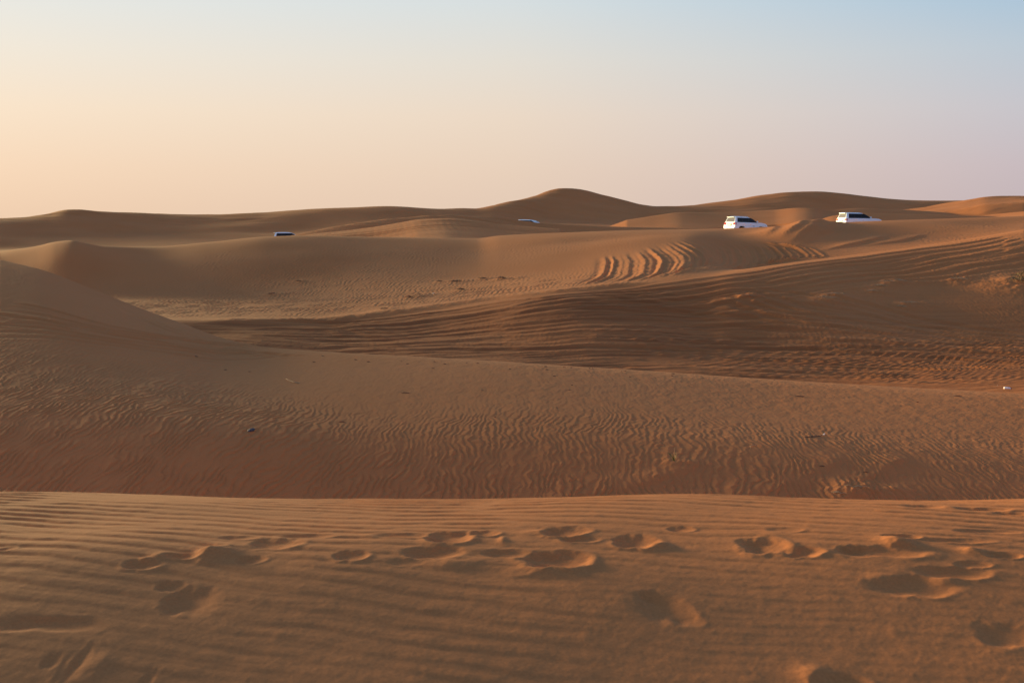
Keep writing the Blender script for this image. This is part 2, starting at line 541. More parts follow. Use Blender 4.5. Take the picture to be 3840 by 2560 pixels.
def to_line(x, y, L):
    """signed distance (positive to the left of travel) and position along a polyline"""
    best = np.full(x.shape, 1e9)
    sg = np.zeros(x.shape)
    al = np.zeros(x.shape)
    tot = len(L) - 1
    for k in range(tot):
        ax, ay = L[k]
        bx, by = L[k + 1]
        vx, vy = bx - ax, by - ay
        l2 = vx * vx + vy * vy + 1e-9
        w = np.clip(((x - ax) * vx + (y - ay) * vy) / l2, 0, 1)
        dx, dy = x - ax - w * vx, y - ay - w * vy
        d = np.hypot(dx, dy)
        c = vx * dy - vy * dx
        m = d < best
        best = np.where(m, d, best)
        sg = np.where(m, np.where(c >= 0, d, -d), sg)
        al = np.where(m, (k + w) / tot, al)
    return sg, al

# (kind, points in 2352-wide picture units, depth, half width)
LINES = []
for pts, dp in [([(0, 704), (200, 742), (400, 782), (560, 798), (700, 806)], 0.10),
                ([(0, 724), (210, 757), (420, 790), (620, 803), (760, 810)], 0.09),
                ([(0, 741), (300, 780), (560, 802)], 0.07),
                ([(-10, 755), (330, 792), (640, 806)], 0.05),
                ([(330, 716), (420, 755), (560, 794)], 0.05),
                ([(390, 738), (480, 770), (620, 800)], 0.05)]:
    LINES.append(('rut', pts, dp * 0.32, 0.13))
for pts, dp in [([(2352, 545), (2150, 572), (1950, 602), (1750, 632), (1560, 655), (1300, 690)], 0.13),
                ([(2352, 553), (2150, 581), (1950, 612), (1750, 645), (1520, 672), (1200, 710)], 0.15),
                ([(2352, 563), (2150, 593), (1950, 626), (1730, 660), (1480, 690), (1150, 722)], 0.15),
                ([(2352, 575), (2100, 612), (1900, 645), (1700, 668), (1450, 700)], 0.13),
                ([(2352, 588), (2100, 622), (1900, 652), (1650, 690), (1350, 722)], 0.10),
                ([(1690, 674), (1760, 694), (1850, 718), (2000, 744), (2352, 792)], 0.15),
                ([(1690, 690), (1760, 712), (1840, 735), (1990, 762), (2352, 806)], 0.13),
                ([(1760, 676), (1900, 694), (2080, 734), (2200, 760), (2352, 780)], 0.11),
                ([(1420, 700), (1700, 720), (2000, 765), (2352, 830)], 0.10),
                ([(600, 742), (900, 735), (1300, 700), (1500, 680)], 0.10),
                ([(560, 760), (1000, 750), (1500, 735), (2000, 770), (2352, 815)], 0.10),
                ([(700, 790), (1100, 775), (1600, 770), (2352, 830)], 0.10),
                ([(760, 800), (1300, 800), (1800, 800), (2352, 850)], 0.10)]:
    LINES.append(('rut', pts, dp * 0.7, 0.24))
# bank along the foot of the long dune
LINES.append(('bank', [(440, 737), (700, 734), (900, 714), (1100, 692), (1300, 669), (1440, 656), (1530, 649)], 0.10, 0.8))
# sweeping turns of wheels down the face of the long dune
FAN = [(1386, 584, 1335, 655), (1418, 580, 1368, 656), (1448, 576, 1398, 655), (1474, 570, 1432, 652), (1500, 562, 1472, 647), (1524, 558, 1500, 642), (1549, 554, 1530, 638),
                       (1574, 551, 1560, 633), (1602, 548, 1592, 629), (1630, 547, 1624, 624), (1658, 548, 1654, 619), (1688, 550, 1690, 615), (1716, 553, 1722, 610), (1742, 557, 1756, 607), (1766, 562, 1790, 604)]
FAN = [f for a, b in zip(FAN, FAN[1:] + [FAN[-1]]) for f in (a, tuple(0.52 * p + 0.48 * q for p, q in zip(a, b)))][:-1]
for x0, y0, x1, y1 in FAN:
    bow = 14 + 0.085 * (x0 - 1380)
    LINES.append(('turn', [(x0, y0), (0.62 * x0 + 0.38 * x1 + 1.9 * bow, 0.68 * y0 + 0.32 * y1), (0.3 * x0 + 0.7 * x1 + 2.3 * bow, 0.3 * y0 + 0.7 * y1), (x1, y1)], 0.05 + 0.022 * math.sin(x0 * 1.7) + 0.03 * max(0, x0 - 1540) / 220, 0.25 + 0.07 * math.sin(x0 * 0.9)))
for pts in ([(1600, 1049), (1535, 1064), (1440, 1090), (1330, 1114), (1215, 1136)], [(1985, 1052), (1850, 1086), (1700, 1122), (1580, 1150)], [(2140, 1058), (2020, 1098), (1900, 1128)]):
    LINES.append(('scuff', pts, 0.012, 0.30))
# low spurs running down from the crest by the cars
for pts, dp, w in [([(1862, 519), (1830, 532), (1795, 548), (1775, 560)], 0.28, 1.6),
                   ([(1900, 513), (1868, 528), (1830, 548), (1790, 568)], 0.36, 1.7),
                   ([(1935, 512), (1905, 526), (1868, 546), (1815, 570)], 0.26, 1.6),
                   ([(1793, 524), (1765, 540), (1740, 552)], 0.22, 1.6),
                   ([(2040, 540), (1990, 554), (1900, 572), (1850, 580)], 0.12, 0.8),
                   ([(2140, 536), (2060, 552), (1960, 568)], 0.10, 0.8)]:
    LINES.append(('spur', pts, dp, w))
LINES = [(k, polyline(p), dp, w) for k, p, dp, w in LINES]
print('lines ready')

def lines_relief(x, y):
    z = np.zeros_like(x)
    ruts = np.zeros_like(x)
    for kind, L, dp, w in LINES:
        pad = 4.0
        lo, hi = L.min(0) - pad, L.max(0) + pad
        m = (x > lo[0]) & (x < hi[0]) & (y > lo[1]) & (y < hi[1])
        if not m.any():
            continue
        xm, ym = x[m], y[m]
        wob = (0.06 if kind == 'turn' else 0.2) * samp(NS, xm / 23.0, ym / 23.0)
        s, a = to_line(xm, ym, L)
        s = s + wob
        nz = samp(NF, xm / 9.0, ym / 9.0)
        if kind == 'rut':
            r = np.zeros_like(xm)
            for o in (-0.78, 0.78):
                q = s - o
                r += -np.exp(-(q / w) ** 4) + 0.6 * np.exp(-((np.abs(q) - 1.7 * w) / (0.7 * w)) ** 2)
            fade = sstep(0, 0.04, a) * (1 - sstep(0.93, 1, a))
            ruts[m] += dp * r * fade * (1 + 0.15 * nz)
        elif kind == 'bank':
            r = np.exp(-(s / w) ** 2) - 0.4 * np.exp(-((s + 1.3 * w) / (0.8 * w)) ** 2)
            z[m] += dp * r * sstep(0, 0.1, a) * (1 - sstep(0.9, 1, a)) * (1 + 0.12 * nz)
        elif kind == 'turn':
            # thrown-up lip on the outer side, trough within, loose lumps between
            r = np.where(s > 0, np.exp(-(s / (0.3 * w)) ** 2), np.exp(-(s / (0.75 * w)) ** 2)) - 0.75 * np.exp(-((s + 1.7 * w) / (0.9 * w)) ** 2)
            fade = sstep(0, 0.3, a) * (1 - sstep(0.86, 1, a))
            z[m] += dp * fade * (r * (1 + 0.15 * nz) + 0.05 * nz * np.exp(-(s / (2.2 * w)) ** 2))
        elif kind == 'scuff':
            r = np.where(s > 0, np.exp(-(s / (0.3 * w)) ** 2), np.exp(-(s / w) ** 2)) - 0.5 * np.exp(-((s - 0.5) / 0.3) ** 2)
            z[m] += dp * (r * (1 + 0.3 * nz)) * sstep(0, 0.2, a) * (1 - sstep(0.8, 1, a))
        else:
            r = np.where(s > 0, np.exp(-(s / (0.35 * w)) ** 2), np.exp(-(s / w) ** 2))
            z[m] += dp * r * sstep(0, 0.25, a) * (1 - sstep(0.55, 1, a))
    return z + 0.036 * np.tanh(ruts / 0.045)

CLUMPS = [(1018, 1108, 1.0), (1121, 1056, 0.7), (1541, 1119, 0.9), (1574, 1111, 0.9), (1650, 1059, 0.7), (1710, 1059, 1.2), (1732, 1092, 0.9),
          (1808, 1048, 0.7), (1884, 1048, 1.1), (1443, 1162, 0.9), (3099, 1128, 1.5), (3140, 1110, 1.2), (3365, 1042, 1.2), (3330, 1052, 0.9), (3594, 1039, 1.3), (2821, 1121, 1.2), (3294, 1066, 1.1), (3270, 1088, 0.9),
          (3409, 1137, 1.2), (3380, 1148, 0.9), (3822, 1068, 2.6), (3214, 1834, 0.55), (3150, 1850, 0.4), (2527, 1728, 0.28)]
CLUMP_XY = [(*hit(X, Y), s) for X, Y, s in CLUMPS]

def detail(x, y):
    """height of everything finer than the dunes"""
    u, i, f = bearing(x, y)
    g = lambda T: T[i] * (1 - f) + T[i + 1] * f
    z = np.zeros_like(x)
    D1, DB, D3 = g(d1), g(KD[12]), g(KD[14])
    dist = np.hypot(x, y)
    # --- first dune
    m = y < 10.5
    if m.any():
        xm, ym = x[m], y[m]
        fp, dis = footprints(xm, ym)
        w = 0.35 * samp(NT, xm / 7.0, ym / 7.0)
        p = 0.24 * xm + 0.97 * ym + 0.10 * w + 0.012 * xm * xm
        q = 0.97 * xm - 0.24 * ym
        rp = ripple(RT2, p, q, 0.118, 0.25)
        amp = 0.0046 * (1 - 0.5 * sstep(-0.9, 1.2, xm)) * (0.42 + 0.58 * sstep(3.9, 5.3, ym)) * (0.75 + 0.35 * samp(NT, xm / 5, ym / 5 + 0.4))
        sm = 0.0005 * ripple(RT1, 0.2 * xm + 0.98 * ym + 0.05 * w, 0.98 * xm - 0.2 * ym, 0.068, 0.3)
        low = 0.016 * samp(NS, xm / 9.0 + 0.2, ym / 9.0)
        z[m] += fp + (rp * amp + sm) * (1 - 0.85 * dis) + low + 0.0004 * samp(NF, xm / 1.1, ym / 1.1)
    # --- second dune
    m = (y >= 9.5) & (y < D1 + 12)
    if m.any():
        xm, ym, Dm = x[m], y[m], D1[m]
        um = u[m]
        w = 0.09 * samp(NT, xm / 6.0, ym / 9.0) + 0.03 * samp(NT, xm / 2.1, ym / 2.6 + 0.3)
        p = xm - 0.05 * ym + w
        rp = ripple(RT3, -p, ym * 0.62, 0.098, 0.5)
        v = (ym - 11.5) / (Dm - 11.5)
        nf = samp(NT, xm / 14.0 + 0.1, ym / 14.0 + 0.7)
        amp = 0.0088 * (1 - sstep(0.14, 0.62, v + 0.07 * nf)) + 0.0012
        amp = amp * (1 - 0.55 * sstep(0.2, 0.48, um) * sstep(0.1, 0.3, v))
        low = 0.012 * samp(NS, xm / 32.0, ym / 32.0) * sstep(10, 13, ym)
        fine = 0.0016 * samp(NF, xm / 2.2, ym / 3.0)
        k = 1 - sstep(0.0, 9.0, ym - Dm)
        z[m] += (rp * amp + low + fine) * (0.15 + 0.85 * k)
    # --- valley and side dune
    m = (y >= D1 + 1) & (y < DB + 14)
    if m.any():
        xm, ym = x[m], y[m]
        um, Dm, Dbm = u[m], D1[m], DB[m]
        ins = sstep(3, 11, ym - Dm) * (1 - sstep(-4.5, 1.5, ym - Dbm + 3.5 * sstep(0.05, 0.2, um)))
        sway = 1.6 * samp(NS, xm / 80.0, ym / 60.0) + 0.05 * xm
        st = samp(ST, xm / 90.0, (ym + sway) / 46.0)
        st2 = samp(ST2, xm / 70.0 + 0.3, (ym + 1.6 * sway - 0.12 * xm) / 30.0 + 0.5)
        # ridged: ruts with thin banks between
        rid = (1 - np.abs(st)) * 0.5 + 0.55 * st2
        mask = 0.35 + 0.65 * sstep(-0.5, 0.6, samp(NT, xm / 40.0 + 0.7, ym / 16.0))
        hill = sstep(0.16, 0.32, um) * sstep(38, 45, ym)
        z[m] += 0.042 * rid * ins * mask * (1 - 0.8 * hill)
        rp = ripple(RT3, -(xm + 0.06 * ym + 0.2 * samp(NT, xm / 11, ym / 11)), ym * 0.7, 0.2, 0.4)
        rmask = (sstep(0.0, 0.7, samp(NT, xm / 34.0 + 0.15, ym / 20.0 + 0.35)) * 0.35 * ins + hill) * (1 - 0.4 * mask * (1 - hill))
        z[m] += 0.0075 * rp * np.clip(rmask, 0, 1) * (1 - sstep(-3, 0.5, ym - Dbm) )
        z[m] += 0.004 * samp(NF, xm / 12.0, ym / 12.0) * ins
        z[m] += 0.2 * samp(NS, xm / 70.0, ym / 50.0) * ins
    # --- long dune and side-dune back
    m = (y >= DB - 2) & (y < D3 + 10)
    if m.any():
        xm, ym, Dm, Dbm, um = x[m], y[m], D3[m], DB[m], u[m]
        v = (ym - Dbm) / (Dm - Dbm)
        w = 0.25 * samp(NT, xm / 15.0, ym / 15.0)
        rp = ripple(RT3, -(xm - 0.16 * ym + w + 0.002 * ym * xm), ym * 0.75, 0.29, 0.4)
        nf = samp(NT, xm / 70.0 + 0.5, ym / 40.0)
        amp = 0.0125 * sstep(-0.02, 0.1, v) * (1 - sstep(0.66, 0.95, v + 0.1 * nf)) * (0.75 + 0.25 * nf)
        low = 0.16 * samp(NS, xm / 75.0 + 0.3, ym / 75.0) * np.clip(v, 0, 1) * (1 - sstep(0.7, 1, v))
        z[m] += rp * np.clip(amp, 0, 1) + low
    # --- far dunes
    m = y >= D3 + 4
    if m.any():
        xm, ym = x[m], y[m]
        k = sstep(4, 20, ym - D3[m]) * (1 - sstep(300, 500, ym))
        rp = ripple(RT1, xm + 0.1 * ym, ym * 0.6, 0.75, 0.3)
        z[m] += k * (0.006 * rp + 0.2 * samp(NS, xm / 120.0, ym / 90.0) * sstep(150, 185, ym)
                     + 0.05 * (samp(ST, xm / 260.0, (ym + 0.1 * xm) / 130.0)) * sstep(-0.3, 0.8, samp(NT, xm / 160.0, ym / 160.0)))
    m = (y > 10.7) & (y < 126)
    if m.any():
        z[m] += lines_relief(x[m], y[m])
    # --- sand heaped round the dry tufts
    for cx, cy, s in CLUMP_XY:
        r = 0.55 * s
        m = (np.abs(x - cx) < 5 * r) & (np.abs(y - cy) < 5 * r)
        if m.any():
            dx, dy = (x[m] - cx) / r, (y[m] - cy) / (1.1 * r)
            dx = np.where(dx > 0, dx / 2.4, dx)                # drift trails off to the right
            z[m] += 0.07 * s * np.exp(-(dx * dx + dy * dy)) * (1 + 0.25 * samp(NF, x[m] / (7 * s), y[m] / (7 * s)))
    return z

def height(x, y):
    return base(x, y) + detail(x, y)

# ------------------------------------------------------------------ terrain: meshes
def tag(o, label=None, cat=None, group=None, kind=None):
    if label: o['label'] = label
    if cat: o['category'] = cat
    if group: o['group'] = group
    if kind: o['kind'] = kind
    return o

def columns(n, inner, side, outer):
    mid = np.linspace(-inner, inner, n)
    st = mid[1] - mid[0]
    ext = inner + np.cumsum(np.geomspace(st * 1.5, (outer - inner) * 0.22, side))
    ext = ext[ext < outer * 1.6]
    return np.r_[-ext[::-1], mid, ext]

def grid(us, ys, y0):
    X = us[None, :] * (np.maximum(ys, 0.0)[:, None] + y0)
    Y = np.repeat(ys[:, None], len(us), 1)
    shp = X.shape
    x, y = X.ravel(), Y.ravel()
    z = height(x, y)
    co = np.c_[x, y, z]
    P = co.reshape(*shp, 3)
    du = np.gradient(P, axis=1)
    dv = np.gradient(P, axis=0)
    nr = np.cross(du, dv)
    nr /= np.linalg.norm(nr, axis=2, keepdims=True)
    return shp, co, nr.reshape(-1, 3)

def emit(name, label, shp, co, nr, facemask, hollow_tone=None):
    R, C = shp
    ids = np.arange(R * C, dtype=np.int64).reshape(R, C)
    q = np.stack([ids[:-1, :-1], ids[:-1, 1:], ids[1:, 1:], ids[1:, :-1]], -1)[facemask]
    used = np.zeros(R * C, bool)
    used[q.ravel()] = True
    remap = np.cumsum(used) - 1
    q = remap[q].astype(np.int32)
    v, n = co[used].astype(np.float32), nr[used].astype(np.float32)
    me = bpy.data.meshes.new(name)
    me.vertices.add(len(v))
    me.vertices.foreach_set('co', v.ravel())
    me.loops.add(q.size)
    me.loops.foreach_set('vertex_index', q.ravel())
    me.polygons.add(len(q))
    me.polygons.foreach_set('loop_start', np.arange(0, q.size, 4, dtype=np.int32))
    me.polygons.foreach_set('use_smooth', np.ones(len(q), bool))
    me.update(calc_edges=True)
    if hollow_tone is not None:
        at = me.attributes.new('hollow_tone', 'FLOAT', 'POINT')
        at.data.foreach_set('value', hollow_tone[used].astype(np.float32))
    me.normals_split_custom_set_from_vertices(n)
    me.materials.append(M_SAND)
    o = bpy.data.objects.new(name, me)
    COL.objects.link(o)
    tag(o, label=label, kind='structure')
    return o

def rows(*segs):
    r = [np.linspace(a, b, n, endpoint=False) for a, b, n in segs]
    return np.r_[tuple(r + [np.array([segs[-1][1]])])]

# first dune
us = columns(820, 0.47, 14, 4.0)
ys = rows((-14, 1.5, 12), (1.5, 3.3, 20), (3.3, 6.6, 400), (6.6, 10.6, 26))
shp, co, nr = grid(us, ys, 0.8)
emit('sand_dune', 'footprint-marked sand dune in the foreground with a sunlit straight crest', shp, co, nr, np.ones((shp[0] - 1, shp[1] - 1), bool))
# second dune, valley and long dune
us = columns(1060, 0.497, 16, 4.0)
ys = rows((10.6, 11.6, 6), (11.6, 17, 210), (17, 27, 150), (27, 36, 60), (36, 62, 210), (62, 92, 130), (92, 118, 70), (118, 128, 8))
shp, co, nr = grid(us, ys, 0.0)
u_, i_, f_ = bearing(co[:, 0], co[:, 1])
g_ = lambda T: (T[i_] * (1 - f_) + T[i_ + 1] * f_).reshape(shp)
Y_ = co[:, 1].reshape(shp)
a_ = Y_ < g_(d1) + 3.5
b_ = (Y_ < g_(KD[12]) + 0.4) & ~a_
c_ = ~a_ & ~b_
# darker sand colour over the rutted hollow, streaked, weaker up the side dune
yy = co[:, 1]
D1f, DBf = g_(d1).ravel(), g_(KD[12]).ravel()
hollow_tone = sstep(2.5, 8, yy - D1f) * (1 - sstep(-1.6, 0.6, yy - DBf + 1.5 * sstep(0.05, 0.2, u_)))
hollow_tone = hollow_tone * (1 - 0.85 * sstep(0.10, 0.30, u_) * sstep(36, 52, yy))
hollow_tone = hollow_tone * (0.78 + 0.28 * np.clip(samp(ST, co[:, 0] / 90.0, (yy + 0.05 * co[:, 0]) / 46.0), -1, 1))
fm = lambda m: m[:-1, :-1]
emit('sand_dune', 'broad rippled sand dune behind the sunlit foreground crest, rising to a hump at the left', shp, co, nr, fm(a_), hollow_tone)
emit('sand_valley', 'dark sand hollow criss-crossed with wheel ruts between the dunes', shp, co, nr, fm(b_), hollow_tone)
emit('sand_dune', 'long sand dune with curved wheel marks on its face and cars behind its crest', shp, co, nr, fm(c_), hollow_tone)
# far dunes
us = columns(900, 0.497, 16, 5.0)
ys = rows((128, 150, 60), (150, 190, 60), (190, 290, 110), (290, 520, 20), (520, 6000, 14))
shp, co, nr = grid(us, ys, 0.0)
_, dom = base(co[:, 0], co[:, 1], True)
dom = dom.reshape(shp)
m1 = np.isin(dom, (0, 1))
emit('sand_dune', 'low rounded sand dune with a curved crest, between two half-hidden white cars', shp, co, nr, fm(m1))
emit('desert_ground', 'skyline of far sand dunes with one pointed peak', shp, co, nr, fm(~m1))
print('terrain ready')

def ground_at(X, Y, ymin=7.0):
    x, y = hit(X, Y, ymin, height)
    return Vector((x, y, float(height(np.array([x]), np.array([y]))[0])))
def zat(x, y):
    return float(height(np.array([float(x)]), np.array([float(y)]))[0])

# ------------------------------------------------------------------ small mesh helpers
def link(name, bm, m, parent=None, smooth=False):
    me = bpy.data.meshes.new(name)
    bmesh.ops.recalc_face_normals(bm, faces=bm.faces[:])
    bm.to_mesh(me)
    bm.free()
    if smooth:
        for p in me.polygons:
            p.use_smooth = True
    me.materials.append(m)
    o = bpy.data.objects.new(name, me)
    COL.objects.link(o)
    if parent:
        o.parent = parent
    return o

def prism(pts_a, pts_b, bm=None):
    """solid between two matching 3D outlines"""
    bm = bm or bmesh.new()
    A = [bm.verts.new(p) for p in pts_a]
    B = [bm.verts.new(p) for p in pts_b]
    n = len(A)
    bm.faces.new(A)
    bm.faces.new(B[::-1])
    for k in range(n):
        bm.faces.new((A[k], B[k], B[(k + 1) % n], A[(k + 1) % n]))
    return bm

def box(cx, cy, cz, sx, sy, sz, bm=None, bev=0.0):
    bm = bm or bmesh.new()
    r = bmesh.ops.create_cube(bm, size=1.0, matrix=Matrix.Translation((cx, cy, cz)) @ Matrix.Diagonal((sx, sy, sz, 1)))
    if bev:
        ed = list({e for v in r['verts'] for e in v.link_edges})
        bmesh.ops.bevel(bm, geom=ed, offset=bev, segments=2, affect='EDGES')
    return bm

def tube(bm, pts, rad, seg=6):
    """tapered tube along points; rad is a number or a list"""
    n = len(pts)
    rings = []
    for k, p in enumerate(pts):
        p = Vector(p)
        a = Vector(pts[max(k - 1, 0)])
        b = Vector(pts[min(k + 1, n - 1)])
        d = (b - a).normalized()
        s = d.cross(Vector((0.13, 0.29, 1))).normalized()
        t = d.cross(s)
        r = rad[k] if isinstance(rad, (list, tuple)) else rad
        rings.append([bm.verts.new(p + s * r * math.cos(2 * math.pi * j / seg) + t * r * math.sin(2 * math.pi * j / seg)) for j in range(seg)])
    for a, b in zip(rings[:-1], rings[1:]):
        for j in range(seg):
            bm.faces.new((a[j], a[(j + 1) % seg], b[(j + 1) % seg], b[j]))
    bm.faces.new(rings[0][::-1])
    bm.faces.new(rings[-1])
    return bm

def copy_tree(o, parent=None):
    c = o.copy()
    COL.objects.link(c)
    if parent:
        c.parent = parent
    for ch in list(o.children):
        copy_tree(ch, c)
    return c

# ------------------------------------------------------------------ cars
M_PAINT = mat('sky_tinted_white', (0.60, 0.81, 0.97), 0.35, coat=0.25)  # white tinted blue: skylight on the shaded sides put into the colour
M_GLASS = mat('tinted_glass', (0.012, 0.014, 0.02), 0.12, spec=0.18)
M_RGLASS = mat('rear_glass', (0.16, 0.17, 0.17), 0.12, spec=0.8)
M_WS = mat('windscreen_glass', (0.02, 0.03, 0.05), 0.05, spec=0.6)
M_BLACK = mat('black_plastic', (0.02, 0.02, 0.022), 0.6)
M_TYRE = mat('tyre_rubber', (0.018, 0.018, 0.018), 0.85)
M_RIM = mat('rim_metal', (0.45, 0.45, 0.47), 0.35, metal=0.9)
M_RED = mat('tail_lens', (0.35, 0.012, 0.012), 0.15, coat=0.5)
M_HEAD = mat('head_lens', (0.55, 0.6, 0.66), 0.08, coat=0.5)
M_PLATE = mat('plate_white', (0.72, 0.7, 0.62), 0.5)
M_CHROME = mat('chrome', (0.75, 0.76, 0.78), 0.15, metal=1.0)

def arc(cx, cz, r, a0, a1, n):
    return [(cx + r * math.cos(math.radians(a0 + (a1 - a0) * k / n)), cz + r * math.sin(math.radians(a0 + (a1 - a0) * k / n))) for k in range(n + 1)]

ZB, ZR = 1.235, 1.86
WB, WR = 0.94, 0.735
def side_y(z):                 # half width of the cabin at height z
    return WB + (WR - WB) * (z - ZB) / (ZR - ZB)

def make_car(rails, antenna):
    root = bpy.data.objects.new('offroad_car', None)
    COL.objects.link(root)
    # body: lower shell with wheel arches, cabin tapering to the roof
    low = ([(-2.44, 0.52), (-2.47, 0.72), (-2.43, 0.92), (-2.40, 1.05), (-2.36, 1.24), (0.95, 1.25), (1.12, 1.265), (1.55, 1.25), (1.95, 1.205), (2.24, 1.13), (2.40, 1.0),
            (2.45, 0.74), (2.38, 0.48), (1.98, 0.42)]
           + arc(1.46, 0.42, 0.49, 0, 180, 10) + [(0.9, 0.40), (-0.86, 0.40)] + arc(-1.40, 0.42, 0.49, 0, 180, 10) + [(-1.95, 0.46)])
    bm = prism([(x, -0.965, z) for x, z in low], [(x, 0.965, z) for x, z in low])
    bmesh.ops.bevel(bm, geom=[e for e in bm.edges if abs(e.verts[0].co.y - e.verts[1].co.y) < 1e-4 and e.verts[0].co.z > 0.85 and e.verts[1].co.z > 0.85],
                    offset=0.055, segments=3, affect='EDGES')
    cab_b = [(-2.34, -WB, ZB), (1.12, -WB, ZB), (1.12, WB, ZB), (-2.34, WB, ZB)]
    cab = bmesh.new()
    # cabin as stacked outlines so that the windscreen and the roof edge curve
    rings = []
    for z, xr, xf, w in ((ZB - 0.02, -2.35, 1.13, WB), (1.40, -2.29, 0.86, side_y(1.40)), (1.58, -2.22, 0.56, side_y(1.58)),
                         (1.74, -2.15, 0.24, side_y(1.74)), (1.83, -2.09, -0.02, side_y(1.83)), (1.885, -1.98, -0.30, 0.66), (1.905, -1.70, -0.70, 0.50)):
        c = 0.10
        rings.append([cab.verts.new(p) for p in ((xr, -w + c, z), (xr + c, -w, z), (xf - 1.3 * c, -w, z), (xf, -w + 2.2 * c, z),
                                                 (xf, w - 2.2 * c, z), (xf - 1.3 * c, w, z), (xr + c, w, z), (xr, w - c, z))])
    for a, b in zip(rings[:-1], rings[1:]):
        for k in range(8):
            cab.faces.new((a[k], a[(k + 1) % 8], b[(k + 1) % 8], b[k]))
    cab.faces.new(rings[-1])
    cab.faces.new(rings[0][::-1])
    me = bpy.data.meshes.new('tmp')
    cab.to_mesh(me)
    cab.free()
    bm.from_mesh(me)
    bpy.data.meshes.remove(me)
    body = link('body', bm, M_PAINT, root)
    # side windows: dark surround, three panes each side
    for s in (-1, 1):
        y = lambda z, e: s * (side_y(z) + e)
        q = [(-2.05, 1.26), (0.92, 1.26), (0.66, 1.455), (0.39, 1.63), (0.10, 1.758), (-0.02, 1.78), (-1.95, 1.78)]
        link('window_surround', prism([(x, y(z, -0.03), z) for x, z in q], [(x, y(z, 0.004), z) for x, z in q]), M_BLACK, root)
        for x0, x1, x0t, x1t in ((-2.02, -1.30, -1.93, -1.30), (-1.26, -0.36, -1.26, -0.36), (-0.32, 0.80, -0.32, -0.02)):
            zb_, zt_ = 1.275, 1.765
            q = [(x0, zb_), (x1, zb_), (x1 if x1 < 0.5 else 0.42, zb_ + 0.26), (x1t, zt_), (x0t, zt_), (x0 + 0.02, zb_ + 0.12)]
            if x1 > 0.5:
                q = [(x0, zb_), (0.88, zb_), (0.64, 1.45), (0.38, 1.62), (0.10, 1.745), (-0.02, zt_), (x0t, zt_)]
            y = lambda z, e: s * (side_y(z) + e)
            link('window', prism([(x, y(z, -0.02), z) for x, z in q], [(x, y(z, 0.008), z) for x, z in q]), M_GLASS, root)
        # doors, proud by a few millimetres, each with its handle
        for x0, x1 in ((-1.28, -0.36), (-0.34, 0.72)):
            q = [(x0, 0.50), (x1, 0.50), (x1 + (0.1 if x1 > 0 else 0), 1.14), (x0, 1.14)]
            if x0 < -1:
                q = [(-0.84, 0.50), (x1, 0.50), (x1, 1.14), (x0, 1.14), (x0, 0.99), (-0.98, 0.80)]
            d = link('door', prism([(x, s * 0.94, z) for x, z in q], [(x, s * 0.973, z) for x, z in q]), M_PAINT, root)
            link('door_handle', box(x0 + 0.22, s * 0.985, 1.04, 0.21, 0.03, 0.035, bev=0.008), M_CHROME, d)
        # lights
        bm = prism([(-2.45, s * 0.60, 0.96), (-2.45, s * 0.945, 0.96), (-2.40, s * 0.945, 1.215), (-2.40, s * 0.66, 1.215)],
                   [(-2.28, s * 0.60, 0.96), (-2.22, s * 0.978, 0.96), (-2.18, s * 0.976, 1.215), (-2.26, s * 0.66, 1.215)])
        link('tail_light', bm, M_RED, root)
        bm = prism([(2.40, s * 0.52, 0.84), (2.36, s * 0.93, 0.86), (2.28, s * 0.93, 1.00), (2.36, s * 0.55, 1.00)],
                   [(2.475, s * 0.52, 0.84), (2.10, s * 0.985, 0.90), (2.02, s * 0.98, 1.04), (2.41, s * 0.55, 1.00)])
        link('headlight', bm, M_HEAD, root)
        mir = link('wing_mirror', box(0.80, s * 1.05, 1.36, 0.16, 0.20, 0.19, bev=0.04), M_PAINT, root)
        link('mirror_arm', box(0.82, s * 0.945, 1.29, 0.10, 0.10, 0.06), M_BLACK, mir)
        if rails:
            b = tube(bmesh.new(), [(-1.85, s * 0.64, 1.87), (-1.75, s * 0.64, 1.945), (-1.0, s * 0.64, 1.96), (-0.4, s * 0.63, 1.945), (-0.25, s * 0.63, 1.87)], 0.022)
            link('roof_rail', b, M_CHROME, root)
        # wheels
        for cx in (1.46, -1.40):
            bm = bmesh.new()
            pr = [(0.24, 0.13), (0.33, 0.14), (0.385, 0.12), (0.40, 0.06), (0.40, -0.06), (0.385, -0.12), (0.33, -0.14), (0.24, -0.13)]
            rg = []
            for k in range(24):
                a = 2 * math.pi * k / 24
                rg.append([bm.verts.new((cx + r * math.cos(a), s * 0.83 + w, 0.40 + r * math.sin(a))) for r, w in pr])
            for k in range(24):
                for j in range(8):
                    bm.faces.new((rg[k][j], rg[k][(j + 1) % 8], rg[(k + 1) % 24][(j + 1) % 8], rg[(k + 1) % 24][j]))
            wh = link('wheel', bm, M_TYRE, root, True)
            bm = bmesh.new()
            for k in range(5):
                a = 2 * math.pi * k / 5
                c_, s_ = math.cos(a), math.sin(a)
                R = lambda r, w: (cx + r * c_ - w * s_, 0.40 + r * s_ + w * c_)
                q = [R(0.03, -0.045), R(0.245, -0.06), R(0.245, 0.06), R(0.03, 0.045)]
                prism([(x, s * 0.915, z) for x, z in q], [(x, s * 0.945, z) for x, z in q], bm)
            bmesh.ops.create_cone(bm, cap_ends=True, segments=20, radius1=0.07, radius2=0.06, depth=0.06,
                                  matrix=Matrix.Translation((cx, s * 0.935, 0.40)) @ Matrix.Rotation(math.pi / 2, 4, 'X'))
            bmesh.ops.create_cone(bm, cap_ends=True, segments=20, radius1=0.245, radius2=0.245, depth=0.03,
                                  matrix=Matrix.Translation((cx, s * 0.86, 0.40)) @ Matrix.Rotation(math.pi / 2, 4, 'X'))
            link('rim', bm, M_RIM, wh)
